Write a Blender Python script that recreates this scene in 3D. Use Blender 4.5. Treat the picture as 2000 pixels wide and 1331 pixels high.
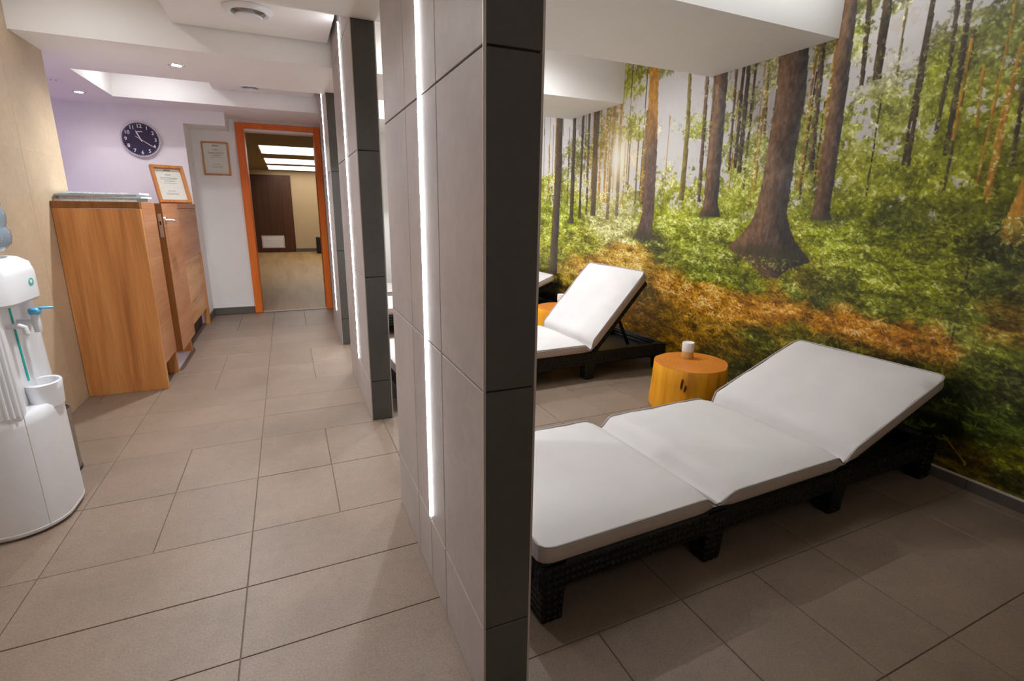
import bpy, math, random
import numpy as np
from mathutils import Vector, Matrix
random.seed(7)
for o in list(bpy.data.objects): bpy.data.objects.remove(o, do_unlink=True)
SC = bpy.context.scene
COL = SC.collection

# ------------------------------------------------------------------ camera
cd = bpy.data.cameras.new('camera'); cam = bpy.data.objects.new('camera', cd); COL.objects.link(cam)
cd.sensor_width = 36.0; cd.lens = 1000.89 / 2000 * 36.0; cd.clip_start = 0.02
YAW, PITCH, ROLL = 0.4087556, 0.2513643, 0.0138026
_f0 = Vector((math.sin(YAW), math.cos(YAW), 0)); _r = Vector((math.cos(YAW), -math.sin(YAW), 0)); _z = Vector((0, 0, 1))
_f = _f0*math.cos(PITCH) - _z*math.sin(PITCH); _u = _z*math.cos(PITCH) + _f0*math.sin(PITCH)
_r2 = _r*math.cos(ROLL) + _u*math.sin(ROLL); _u2 = _u*math.cos(ROLL) - _r*math.sin(ROLL)
m = Matrix((_r2, _u2, -_f)).transposed().to_4x4(); m.translation = (0, 0, 1.2)
cam.matrix_world = m
SC.camera = cam

# ------------------------------------------------------------------ world, exposure
w = bpy.data.worlds.new('world'); SC.world = w; w.use_nodes = True
w.node_tree.nodes['Background'].inputs[0].default_value = (0.9, 0.95, 1, 1)
w.node_tree.nodes['Background'].inputs[1].default_value = 0.02
SC.view_settings.view_transform = 'Standard'; SC.view_settings.look = 'None'
SC.view_settings.exposure = 1.14; SC.view_settings.gamma = 1.0; SC.view_settings.use_curve_mapping = False
LED_E = 22.0          # strip emission
SPOT_W = 25.5         # corridor downlights
ROOM_W = 46.0         # relaxation room downlights

# ------------------------------------------------------------------ helpers
def s2l(c):
    c = c/255.0
    return c/12.92 if c <= 0.04045 else ((c+0.055)/1.055)**2.4
def rgb(r, g, b): return (s2l(r), s2l(g), s2l(b), 1.0)

class NT:
    def __init__(s, name):
        s.m = bpy.data.materials.new(name); s.m.use_nodes = True
        s.t = s.m.node_tree; s.n = s.t.nodes; s.b = s.n['Principled BSDF']
    def new(s, typ, **kw):
        n = s.n.new(typ)
        for k, v in kw.items():
            if hasattr(n, k): setattr(n, k, v)
        return n
    def link(s, a, b): s.t.links.new(a, b)
    def coords(s, scale=(1, 1, 1), rot=(0, 0, 0), kind='Object'):
        tc = s.new('ShaderNodeTexCoord'); mp = s.new('ShaderNodeMapping')
        mp.inputs['Scale'].default_value = scale; mp.inputs['Rotation'].default_value = rot
        s.link(tc.outputs[kind], mp.inputs['Vector']); return mp.outputs['Vector']
    def noise(s, vec, scale, detail=4, rough=.5, dist=0.0):
        n = s.new('ShaderNodeTexNoise'); n.inputs['Scale'].default_value = scale; n.inputs['Detail'].default_value = detail
        n.inputs['Roughness'].default_value = rough; n.inputs['Distortion'].default_value = dist
        s.link(vec, n.inputs['Vector']); return n.outputs['Fac']
    def ramp(s, fac, stops):
        r = s.new('ShaderNodeValToRGB'); cr = r.color_ramp
        while len(cr.elements) < len(stops): cr.elements.new(0.5)
        for e, (p, c) in zip(cr.elements, stops): e.position = p; e.color = c
        s.link(fac, r.inputs[0]); return r.outputs[0]
    def mix(s, a, b, fac, mode='MIX'):
        n = s.new('ShaderNodeMix', data_type='RGBA', blend_type=mode)
        for sock, v in ((n.inputs[6], a), (n.inputs[7], b), (n.inputs[0], fac)):
            if hasattr(v, 'is_linked'): s.link(v, sock)
            else: sock.default_value = v
        return n.outputs[2]
    def bump(s, h, strength=.2, dist=.005):
        b = s.new('ShaderNodeBump'); b.inputs['Strength'].default_value = strength; b.inputs['Distance'].default_value = dist
        s.link(h, b.inputs['Height']); s.link(b.outputs[0], s.b.inputs['Normal'])
    def done(s, color=None, rough=.5, metal=0.0, spec=.5):
        if color is not None:
            if hasattr(color, 'is_linked'): s.link(color, s.b.inputs['Base Color'])
            else: s.b.inputs['Base Color'].default_value = color
        s.b.inputs['Roughness'].default_value = rough; s.b.inputs['Metallic'].default_value = metal
        s.b.inputs['Specular IOR Level'].default_value = spec
        return s.m

def plain(name, c, rough=.5, metal=0, spec=.5, vary=.06, scale=30, bump=0.0):
    t = NT(name); v = t.coords(); f = t.noise(v, scale, 3)
    a = tuple(x*(1-vary) for x in c[:3])+(1,); b = tuple(min(1, x*(1+vary)) for x in c[:3])+(1,)
    col = t.ramp(f, [(.3, a), (.7, b)])
    if bump: t.bump(f, bump, .002)
    return t.done(col, rough, metal, spec)

def emit(name, c, strength):
    t = NT(name); t.b.inputs['Emission Color'].default_value = c; t.b.inputs['Emission Strength'].default_value = strength
    return t.done((.8, .8, .8, 1), .5)

def stone(name, c, rough=.45, spec=.5, bump=.25, sp=.22, rnd=.10):
    t = NT(name); v = t.coords()
    big = t.noise(v, 3.0, 4, .6); fine = t.noise(v, 160, 3, .6); mid = t.noise(v, 28, 4, .6)
    k = lambda f: tuple(x*f for x in c[:3])+(1,)
    col = t.ramp(fine, [(.32, k(1-sp)), (.62, k(1+sp*.5))])
    col = t.mix(col, t.ramp(big, [(.3, (.86, .86, .86, 1)), (.7, (1.1, 1.08, 1.06, 1))]), 1.0, 'MULTIPLY')
    col = t.mix(col, t.ramp(mid, [(.3, (.93, .93, .93, 1)), (.7, (1.05, 1.05, 1.05, 1))]), 1.0, 'MULTIPLY')
    oi = t.new('ShaderNodeObjectInfo')
    col = t.mix(col, t.ramp(oi.outputs['Random'], [(0, (1-rnd, 1-rnd, 1-rnd, 1)), (1, (1+rnd, 1+rnd, 1+rnd, 1))]), 1.0, 'MULTIPLY')
    t.bump(fine, bump, .0012)
    return t.done(col, rough, 0, spec)

def wood(name, c1, c2, c3, axis='z', rough=.42, freq=14, ring=.5):
    t = NT(name)
    sc = {'z': (freq, freq, .55), 'y': (freq, .55, freq), 'x': (.55, freq, freq)}[axis]
    v = t.coords(sc); oi = t.new('ShaderNodeObjectInfo')
    add = t.new('ShaderNodeVectorMath', operation='ADD'); t.link(v, add.inputs[0]); t.link(oi.outputs['Random'], add.inputs[1])
    f = t.noise(add.outputs[0], 1.0, 5, .6, .6)
    sc2 = {'z': (90, 90, 2.0), 'y': (90, 2.0, 90), 'x': (2.0, 90, 90)}[axis]
    g = t.noise(t.coords(sc2), 1.6, 3, .6)
    col = t.ramp(f, [(.28, c1), (.5, c2), (.74, c3)])
    col = t.mix(col, t.ramp(g, [(.3, (.78, .76, .74, 1)), (.65, (1.05, 1.05, 1.05, 1))]), .7, 'MULTIPLY')
    t.bump(g, .12, .001)
    return t.done(col, rough, 0, .45)

def set_props(o, label=None, cat=None, group=None, kind=None):
    if label: o['label'] = label
    if cat: o['category'] = cat
    if group: o['group'] = group
    if kind: o['kind'] = kind
    return o

def empty(name, loc=(0, 0, 0), rz=0.0):
    o = bpy.data.objects.new(name, None); COL.objects.link(o); o.location = loc; o.rotation_euler[2] = rz
    o.empty_display_size = .05
    return o

class MB:
    """collects faces of one mesh"""
    def __init__(s): s.v = []; s.f = []; s.mi = []
    def add(s, vs, fs):
        k = len(s.v); s.v += [tuple(v) for v in vs]; s.f += [tuple(i+k for i in f) for f in fs]
        return s
    def box(s, x0, x1, y0, y1, z0, z1, c=0.0):
        """box, optionally with chamfered edges c"""
        if c <= 0:
            return s.add([(x, y, z) for z in (z0, z1) for y in (y0, y1) for x in (x0, x1)],
                         [(0, 2, 3, 1), (4, 5, 7, 6), (0, 1, 5, 4), (2, 6, 7, 3), (0, 4, 6, 2), (1, 3, 7, 5)])
        vs = []; idx = {}
        P = ((x0, x1), (y0, y1), (z0, z1))
        for sx in (0, 1):
            for sy in (0, 1):
                for sz in (0, 1):
                    b = [P[0][sx], P[1][sy], P[2][sz]]; sg = [1-2*sx, 1-2*sy, 1-2*sz]
                    for ax in range(3):
                        p = list(b)
                        for a in range(3):
                            if a != ax: p[a] += sg[a]*c
                        idx[(sx, sy, sz, ax)] = len(vs); vs.append(p)
        fs = []
        def g(sx, sy, sz, ax): return idx[(sx, sy, sz, ax)]
        for ax in range(3):
            for sd in (0, 1):
                q = []
                for a, b in ((0, 0), (1, 0), (1, 1), (0, 1)):
                    k = [0, 0, 0]; k[ax] = sd; k[(ax+1) % 3] = a; k[(ax+2) % 3] = b
                    q.append(g(*k, ax))
                fs.append(tuple(q) if sd else tuple(reversed(q)))
        for ax in range(3):
            a1, a2 = (ax+1) % 3, (ax+2) % 3
            for p in (0, 1):
                for q in (0, 1):
                    k0 = [0, 0, 0]; k0[a1] = p; k0[a2] = q; k1 = list(k0); k1[ax] = 1
                    qd = (g(*k0, a1), g(*k1, a1), g(*k1, a2), g(*k0, a2))
                    fs.append(qd if (p ^ q) else tuple(reversed(qd)))
        for sx in (0, 1):
            for sy in (0, 1):
                for sz in (0, 1):
                    t = (g(sx, sy, sz, 0), g(sx, sy, sz, 1), g(sx, sy, sz, 2))
                    fs.append(t if (sx ^ sy ^ sz) else tuple(reversed(t)))
        return s.add(vs, fs)
    def prism(s, poly, z0, z1):
        n = len(poly)
        vs = [(x, y, z0) for x, y in poly]+[(x, y, z1) for x, y in poly]
        fs = [tuple(reversed(range(n))), tuple(range(n, 2*n))]+[(i, (i+1) % n, n+(i+1) % n, n+i) for i in range(n)]
        return s.add(vs, fs)
    def loft(s, rings, cap0=True, cap1=True, closed=True):
        n = len(rings[0]); k = len(s.v); vs = [p for r in rings for p in r]; fs = []
        for j in range(len(rings)-1):
            for i in range(n if closed else n-1):
                a = j*n+i; b = j*n+(i+1) % n; fs.append((a, b, b+n, a+n))
        if cap0: fs.append(tuple(reversed(range(n))))
        if cap1: fs.append(tuple(range((len(rings)-1)*n, len(rings)*n)))
        return s.add(vs, fs)
    def lathe(s, prof, c=(0, 0, 0), seg=32, cap0=True, cap1=True, wob=None):
        rings = []
        for r, z in prof:
            rings.append([(c[0]+r*(wob(a, z) if wob else 1)*math.cos(a), c[1]+r*(wob(a, z) if wob else 1)*math.sin(a), c[2]+z)
                          for a in (2*math.pi*i/seg for i in range(seg))])
        return s.loft(rings, cap0, cap1)
    def tube(s, pts, r, seg=8, closed=False):
        pts = [Vector(p) for p in pts]; n = len(pts); rings = []
        for i, p in enumerate(pts):
            a = pts[(i-1) % n] if (closed or i > 0) else p; b = pts[(i+1) % n] if (closed or i < n-1) else p
            d = (b-a).normalized(); up = Vector((0, 0, 1)) if abs(d.z) < .9 else Vector((1, 0, 0))
            e1 = d.cross(up).normalized(); e2 = d.cross(e1).normalized()
            rings.append([tuple(p+e1*(r*math.cos(t))+e2*(r*math.sin(t))) for t in (2*math.pi*k/seg for k in range(seg))])
        if closed: rings.append(rings[0])
        return s.loft(rings, not closed, not closed)
    def build(s, name, mt, parent=None, smooth=False, loc=None, mat=None):
        me = bpy.data.meshes.new(name); vs = s.v
        if mat is not None: vs = [tuple(mat @ Vector(v)) for v in vs]
        me.from_pydata(vs, [], s.f); me.validate(); me.update()
        me.materials.append(mt)
        if smooth:
            me.polygons.foreach_set('use_smooth', [True]*len(me.polygons))
            try: me.set_sharp_from_angle(angle=math.radians(40))
            except Exception: pass
        o = bpy.data.objects.new(name, me); COL.objects.link(o)
        if loc is not None: o.location = loc
        if parent is not None: o.parent = parent
        return o

def B(*a, **k): return MB().box(*a, **k)
def copy_tree(o, parent=None):
    c = o.copy(); COL.objects.link(c); c.parent = parent
    for ch in list(o.children): copy_tree(ch, c)
    return c

# ------------------------------------------------------------------ materials
M = {}
M['white'] = plain('white_paint', rgb(240, 237, 235), .6, vary=.012, scale=6)
M['ceil'] = plain('ceiling_paint', rgb(240, 236, 233), .65, vary=.012, scale=5)
M['tile'] = stone('floor_tile', rgb(132, 113, 98), .44, .45, .35, .20, .05)
M['grout'] = plain('grout', rgb(112, 100, 90), .85, vary=.1, scale=80)
M['pillar'] = stone('pillar_face_tile', rgb(176, 166, 164), .40, .5, .10, .05, .03)
M['pillar_end'] = stone('pillar_end_tile', rgb(91, 88, 85), .42, .45, .12, .07, .04)
M['pgrout'] = plain('pillar_grout', rgb(62, 56, 54), .8, vary=.05)
M['beige'] = stone('beige_wall_tile', rgb(192, 171, 144), .38, .5, .04, .03, .02)
M['bgrout'] = plain('beige_grout', rgb(208, 190, 164), .8, vary=.04)
M['metal'] = plain('brushed_metal', rgb(190, 186, 182), .28, 1.0, vary=.05, scale=200)
M['steel'] = plain('stainless_steel', rgb(165, 160, 152), .22, 1.0, vary=.08, scale=60)
M['silver'] = plain('silver_plastic', rgb(216, 211, 216), .3, .35, vary=.02)
M['trim'] = plain('corner_trim_metal', rgb(206, 194, 186), .3, .5, vary=.02)
M['chrome'] = plain('chrome', rgb(225, 225, 228), .12, 1.0, vary=.02)
M['led'] = emit('led_white', (.97, .985, 1.0, 1), LED_E)
M['lamp'] = emit('lamp_white', (1.0, .97, .93, 1), 30.0)
M['soft'] = emit('fill_panel_glow', (1, .96, .9, 1), .9)
M['fill_bar'] = emit('fill_bar_glow', (.93, .97, 1.0, 1), 12.5)
M['purple'] = emit('led_purple', (.55, .30, 1.0, 1), 12.0)
M['panel_light'] = emit('panel_light', (1.0, .97, .92, 1), 1.3)
M['wood_v'] = wood('oak_vertical', rgb(166, 102, 52), rgb(206, 137, 75), rgb(226, 166, 108), 'z', freq=9)
M['wood_h'] = wood('oak_horizontal', rgb(176, 116, 76), rgb(194, 134, 92), rgb(206, 150, 110), 'y', freq=10)
M['wood_k'] = wood('oak_knotty', rgb(176, 116, 64), rgb(224, 168, 112), rgb(236, 188, 138), 'y', freq=7)
M['wood_d'] = wood('oak_edge', rgb(110, 66, 26), rgb(134, 84, 36), rgb(150, 98, 46), 'z')
M['door_wood'] = wood('orange_frame', rgb(218, 100, 22), rgb(230, 114, 30), rgb(238, 130, 44), 'z', freq=8)
M['frame_wood'] = wood('picture_frame', rgb(176, 108, 50), rgb(200, 132, 72), rgb(212, 150, 90), 'z', freq=20)
M['dark_door'] = wood('dark_door', rgb(58, 30, 12), rgb(76, 42, 18), rgb(88, 50, 22), 'z', freq=10)
M['base_tile'] = stone('baseboard_tile', rgb(96, 90, 84), .4, .5, .1, .08, .03)
M['base_edge'] = plain('baseboard_edge', rgb(196, 186, 176), .5)
M['paper'] = plain('paper', rgb(226, 224, 214), .7, vary=.02)
M['ink'] = plain('ink', rgb(150, 146, 142), .7)
M['black'] = plain('black_plastic', rgb(16, 16, 17), .5)
M['clockface'] = plain('clock_face', rgb(52, 46, 70), .3, vary=.05, scale=5)
M['whitep'] = plain('white_plastic', rgb(232, 231, 234), .28, vary=.01)
M['whitef'] = plain('white_print', rgb(235, 233, 238), .5, vary=.01)
M['teal'] = plain('teal_plastic', rgb(40, 185, 175), .35)
M['blue'] = plain('blue_plastic', rgb(95, 180, 222), .3)
M['far_wall'] = plain('far_wall_paint', rgb(196, 170, 130), .7, vary=.02, scale=4)
M['far_ceil'] = plain('far_ceiling_paint', rgb(150, 134, 104), .8, vary=.02, scale=4)
M['far_floor'] = wood('far_floor_vinyl', rgb(150, 114, 68), rgb(168, 132, 82), rgb(180, 144, 94), 'y', freq=6, rough=.5)
M['cloth'] = None
def cloth():
    t = NT('cushion_cloth'); v = t.coords()
    n = t.noise(v, 5, 4, .6); wv = t.noise(t.coords((4, 60, 60)), 1.0, 3)
    col = t.ramp(n, [(.3, rgb(209, 203, 201)), (.75, rgb(215, 210, 208))])
    fine = t.noise(v, 420, 2)
    h = t.mix(t.ramp(n, [(0, (0, 0, 0, 1)), (1, (1, 1, 1, 1))]), t.ramp(fine, [(0, (0, 0, 0, 1)), (1, (1, 1, 1, 1))]), .12)
    t.bump(h, .14, .010)
    t.b.inputs['Sheen Weight'].default_value = .15
    return t.done(col, .85, 0, .25)
M['cloth'] = cloth()
M['cloth_shade'] = plain('cushion_side_shade', rgb(188, 170, 158), .9, vary=.03, scale=20)  # same cloth, with the shade on the cushion sides put into the colour
M['piping'] = plain('cushion_piping', rgb(172, 163, 159), .8, vary=.02)
def rattan():
    t = NT('black_rattan')
    v = t.coords()
    def wv(axis, scale):
        n = t.new('ShaderNodeTexWave', wave_type='BANDS', bands_direction=axis, wave_profile='SIN')
        n.inputs['Scale'].default_value = scale; n.inputs['Distortion'].default_value = 0.0; t.link(v, n.inputs['Vector']); return n.outputs['Fac']
    def mul(a, b):
        k = t.new('ShaderNodeMath', operation='MULTIPLY'); t.link(a, k.inputs[0]); t.link(b, k.inputs[1]); return k.outputs[0]
    h1 = wv('X', 15); h2 = wv('Y', 15); h3 = wv('Z', 13)
    mx = t.new('ShaderNodeMath', operation='MAXIMUM'); t.link(mul(h1, h3), mx.inputs[0]); t.link(mul(h2, h3), mx.inputs[1])
    col = t.ramp(mx.outputs[0], [(.25, rgb(4, 4, 5)), (.8, rgb(15, 15, 17))])
    t.bump(mx.outputs[0], .9, .006)
    return t.done(col, .36, 0, .38)
M['rattan'] = rattan()
def stump_side():
    t = NT('stump_side_wood'); f = t.noise(t.coords((16, 16, 1.4)), 1.0, 5, .65, .8)
    g = t.noise(t.coords((60, 60, 4)), 1.0, 3)
    big = t.noise(t.coords((7, 7, 1.0)), 1.0, 2)
    col = t.ramp(f, [(.25, rgb(196, 112, 16)), (.42, rgb(238, 154, 22)), (.7, rgb(248, 182, 44))])
    col = t.mix(col, t.ramp(big, [(.30, (.42, .36, .30, 1)), (.40, (1, 1, 1, 1))]), .7, 'MULTIPLY')
    t.bump(g, .3, .004)
    return t.done(col, .5, 0, .35)
def stump_top():
    t = NT('stump_top_wood'); v = t.coords()
    n = t.new('ShaderNodeTexWave', wave_type='RINGS', rings_direction='Z'); n.inputs['Scale'].default_value = 12; n.inputs['Distortion'].default_value = 5
    n.inputs['Detail'].default_value = 3; t.link(v, n.inputs['Vector'])
    col = t.ramp(n.outputs['Fac'], [(.1, rgb(202, 118, 38)), (.9, rgb(210, 128, 46))])
    col = t.mix(col, t.ramp(t.noise(v, 9, 4), [(.3, (.86, .84, .8, 1)), (.7, (1.06, 1.05, 1.04, 1))]), 1.0, 'MULTIPLY')
    return t.done(col, .42, 0, .45)
M['stump'] = stump_side(); M['stump_top'] = stump_top()
def bottle_mat():
    t = NT('bottle_plastic'); t.b.inputs['Transmission Weight'].default_value = .75; t.b.inputs['IOR'].default_value = 1.25
    return t.done(rgb(176, 200, 222), .12, 0, .5)
M['bottle'] = bottle_mat()
M['recep_floor'] = plain('reception_floor', rgb(205, 200, 205), .35, vary=.04, scale=20)
M['tan'] = plain('candle_base', rgb(222, 182, 112), .4, vary=.08, scale=60)
M['wax'] = plain('white_wax', rgb(236, 233, 228), .4, vary=.02)

# ------------------------------------------------------------------ setting
def K(x, y): return y + 0.032*x             # the room's cross direction is very slightly skewed to the corridor

# floor with single tiles
floor = MB().box(-1.26, 2.75, -1.6, 6.53, -.05, -.0035).box(.5, 2.75, 6.53, 6.95, -.05, -.0035).build('floor', M['grout']); set_props(floor, kind='structure')
P0 = -0.853; PX = 0.3178
seq = []
for blk in range(-3, 4):
    base = 1.956 + 1.816*blk
    seq += [(base, base+.432, 'p'), (base+.432, base+.874, 'p'),
            (base+.874, base+1.199, 'l'), (base+1.199, base+1.496, 'l'), (base+1.496, base+1.816, 'l')]
G = .0014
for (y0, y1, kind) in seq:
    if y1 < -1.4 or y0 > 6.9: continue
    st = PX if kind == 'p' else 2*PX
    i0 = -2 if kind == 'p' else -1
    k = i0
    while True:
        x0 = P0 + st*k; x1 = x0 + st; k += 1
        if x0 > 2.715: break
        x0 = max(x0, -1.25); x1 = min(x1, 2.715)
        if x1-x0 < .02: continue
        xm = (x0+x1)/2
        lo, hi = y0, y1
        if xm < .40 and hi > 6.53: 
            if lo > 6.45: continue
            hi = 6.53
        if x0 < -.88 and lo > 3.85:                       # reception area has a floor of its own
            if x1 < -.86: continue
            x0 = -.888
        zj = random.uniform(-.0004, .0004)
        t = MB()
        c = .0013
        a = [(x0+G, K(x0, lo)+G), (x1-G, K(x1, lo)+G), (x1-G, K(x1, hi)-G), (x0+G, K(x0, hi)-G)]
        b = [(x0+G+c, K(x0, lo)+G+c), (x1-G-c, K(x1, lo)+G+c), (x1-G-c, K(x1, hi)-G-c), (x0+G+c, K(x0, hi)-G-c)]
        t.add([(p[0], p[1], -.006) for p in a]+[(p[0], p[1], -.0012) for p in a]+[(p[0], p[1], zj) for p in b],
              [(0, 1, 5, 4), (1, 2, 6, 5), (2, 3, 7, 6), (3, 0, 4, 7), (4, 5, 9, 8), (5, 6, 10, 9), (6, 7, 11, 10), (7, 4, 8, 11), (8, 9, 10, 11)])
        t.build('tile', M['tile'], floor)
set_props(MB().box(-3.2, -.89, 3.95, 6.12, -.05, -.001).build('floor_reception', M['recep_floor']), kind='structure')
B(-.90, -.832, 4.30, 4.893, -.001, .0018).build('threshold_tile', M['recep_floor'], bpy.data.objects['floor_reception'])
set_props(B(-3.2, 3.2, 6.56, 15.3, -.06, -.0008).build('floor_far_room', M['far_floor']), kind='structure')
set_props(B(-.335, .365, 6.528, 6.56, -.05, .004).build('trim_1', M['base_edge']), kind='structure')

# ceiling: slab, beams, dropped duct panels
ceil = B(-3.3, 2.85, -1.7, 7.0, 2.5, 2.6).build('ceiling', M['ceil']); set_props(ceil, kind='structure')
def beam(yl, yr, dl, dr, x0=-1.255, x1=2.716, z=2.08):
    # yl,dl: near and far edge at x=-1.255 ; yr,dr at x=2.72
    f = lambda a, b, x: a + (b-a)*(x+1.255)/3.975
    MB().prism([(x0, f(yl, yr, x0)), (x1, f(yl, yr, x1)), (x1, f(dl, dr, x1)), (x0, f(dl, dr, x0))], z, 2.51).build('beam', M['ceil'], ceil)
beam(-.55, -.40, .30, .42)
beam(1.93, 2.06, 2.78, 2.955)
beam(3.805, 3.965, 4.685, 4.858)
beam(5.665, 5.80, 6.9, 6.95)
B(-3.2, -1.255, 4.23, 6.12, 2.08, 2.51).build('soffit', M['ceil'], ceil)
for a, b in ((.32, 1.92), (2.80, 3.83), (4.70, 5.68)):
    B(-.505, .34, a, b, 2.215, 2.51).build('duct_panel', M['ceil'], ceil)

# walls
set_props(B(2.72, 2.9, -1.7, 7.1, -.05, 2.6).build('wall_right', M['white']), kind='structure')
wl = B(-1.40, -1.2562, -1.7, 4.232, -.05, 2.55).build('wall_left', M['bgrout']); set_props(wl, kind='structure')
zs = [0, .215, .84, 1.467, 2.5]
ys = [-1.6, -.8, -.2, .4, 1.0, 1.6, 2.2, 2.8, 3.67, 4.228]
for i in range(len(zs)-1):
    for j in range(len(ys)-1):
        B(-1.266, -1.255, ys[j]+.001, ys[j+1]-.001, zs[i]+.001, zs[i+1]-.001, c=.0005).build('tile', M['beige'], wl)
set_props(B(-3.3, -.83, 6.1, 6.75, -.05, 2.55).build('wall_clock', M['white']), kind='structure')
be = MB().box(-.831, -.412, 6.52, 6.75, -.05, 2.55).box(.42, .52, 6.52, 6.75, -.05, 2.55).box(-.412, .42, 6.52, 6.75, 2.05, 2.55)
set_props(be.build('wall_end', M['white']), kind='structure')
B(-.831, -.47, 6.098, 6.53, 1.955, 2.3).build('bulkhead', M['white'], bpy.data.objects['wall_end'])
set_props(B(.50, 2.75, 6.93, 7.1, -.05, 2.55).build('wall_far', M['white']), kind='structure')
set_props(B(.44, .54, 5.502, 7.0, -.05, 2.55).build('wall_partition', M['white']), kind='structure')
set_props(B(-3.3, 2.9, -1.75, -1.6, -.05, 2.55).build('wall_back', M['white']), kind='structure')
set_props(B(-3.35, -3.2, 3.9, 6.8, -.05, 2.55).build('wall_reception', M['white']), kind='structure')
set_props(B(-3.3, -1.40, 4.10, 4.23, -.05, 2.55).build('wall_reception_near', M['white']), kind='structure')
# baseboards
bb = empty('baseboard_end'); set_props(bb, kind='structure')
B(-.83, -.412, 6.508, 6.521, 0, .075, c=.002).build('board', M['base_tile'], bb)
B(-.832, -.82, 6.102, 6.508, 0, .075, c=.002).build('board', M['base_tile'], bb)
br = empty('baseboard_right'); set_props(br, kind='structure')
yb = 1.092-.637*4
while yb < 6.9:
    B(2.706, 2.7205, yb+.0015, yb+.637-.0015, 0, .052, c=.001).build('tile', M['base_tile'], br)
    yb += .637
B(2.7045, 2.7205, -1.6, 6.93, .0505, .0555).build('edge_strip', M['base_edge'], br)
bf = empty('baseboard_far'); set_props(bf, kind='structure')
B(.60, 2.7, 6.918, 6.931, 0, .075, c=.002).build('board', M['base_tile'], bf)

# doorway to the far room
dr = empty('door_1', (0, 6.5, 0)); set_props(dr, kind='structure')
for (a, b, c_, d) in ((-.412, -.335, 0, 2.05), (.365, .43, 0, 2.05)):
    B(a, b, -.015, .26, c_, d, c=.003).build('jamb', M['door_wood'], dr)
B(-.335, .365, -.015, .26, 2.0, 2.05, c=.003).build('head', M['door_wood'], dr)
B(-.335, .365, .05, .2, 1.975, 1.9995).build('lintel_lining', M['white'], dr)

# far room shell
fr = MB().box(-3.3, -3.2, 6.75, 15.3, -.05, 2.4).box(3.2, 3.3, 6.75, 15.3, -.05, 2.4).box(-3.3, 3.3, 15.2, 15.4, -.05, 2.4)
fr.box(-3.3, -.36, 6.752, 6.80, -.05, 2.4).box(.45, 3.3, 7.102, 7.15, -.05, 2.4).box(.45, .53, 6.752, 7.12, -.05, 2.4)
set_props(fr.build('wall_far_room', M['far_wall']), kind='structure')
set_props(B(-3.3, 3.3, 6.752, 15.4, 2.1, 2.2).build('ceiling_far_room', M['far_ceil']), kind='structure')
d2 = empty('door_2', (-.28, 15.19, 0)); set_props(d2, kind='structure')
B(-.48, .47, -.03, .0, 0, 1.97, c=.004).build('leaf', M['dark_door'], d2)
g = B(-.35, .20, -.045, -.03, .11, .435, c=.003).build('vent_grille', M['base_edge'], d2)
for i in range(9):
    B(-.32, .17, -.052, -.045, .135+.031*i, .157+.031*i).build('slat', M['white'], g)
bfr = empty('baseboard_far_room'); set_props(bfr, kind='structure')
B(.2, 3.2, 15.185, 15.2, 0, .09).build('board', M['base_tile'], bfr)

# ------------------------------------------------------------------ pillars of the partition
def pillar(label, x0, y0, y1, led, pan, ztop=2.5, th=.12):
    root = empty('tiled_pillar', (x0, y0, 0))
    set_props(root, label, 'pillar', 'dark tiled pillars with light strips')
    L = y1-y0; e = .006
    B(e, th-e, e, L-e, 0, ztop).build('core', M['pgrout'], root)
    rows_ = [0, .235, .83, 1.48, 2.08, ztop]; g_ = .0020
    cols = [0, pan[0], led, pan[1], L]
    for i in range(len(rows_)-1):
        z0, z1 = rows_[i]+g_, rows_[i+1]-g_
        for j in range(len(cols)-1):
            a, b = cols[j]+g_, cols[j+1]-g_
            if j == 0: a = .004
            if j == len(cols)-2: b = L-.004
            B(0, .012, a, b, z0, z1, c=.0012).build('tile', M['pillar'], root)
            B(th-.012, th, a, b, z0, z1, c=.0012).build('tile', M['pillar'], root)
        B(.004, th-.004, 0, .012, z0, z1, c=.0012).build('tile', M['pillar_end'], root)
        B(.004, th-.004, L-.012, L, z0, z1, c=.0012).build('tile', M['pillar_end'], root)
    for xx in (0, th):
        for yy_ in (0, L):
            sx = -1 if xx == 0 else 1; sy = -1 if yy_ == 0 else 1
            B(min(xx, xx-sx*.005)-.0005, max(xx, xx-sx*.005)+.0005, min(yy_, yy_-sy*.005)-.0005, max(yy_, yy_-sy*.005)+.0005, 0, ztop, c=.001).build('corner_trim', M['trim'], root)
    for xx, sx in ((0, -1), (th, 1)):
        a = xx if sx > 0 else xx-.0035
        B(a, a+.0035, led-.0040, led+.0040, .245, 2.20, c=.0008).build('led_strip', M['led'], root)
    return root
pillar('nearest and largest tiled pillar, its dark narrow end facing the viewer', .345, .94, 1.937, .488, (.322, .66))
pillar('middle tiled pillar standing between the nearest and the farthest pillar', .361, 2.853, 3.84, .49, (.32, .66))
pillar('farthest tiled pillar, right beside the orange door frame', .371, 4.672, 5.50, .40, (.25, .57))

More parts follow.
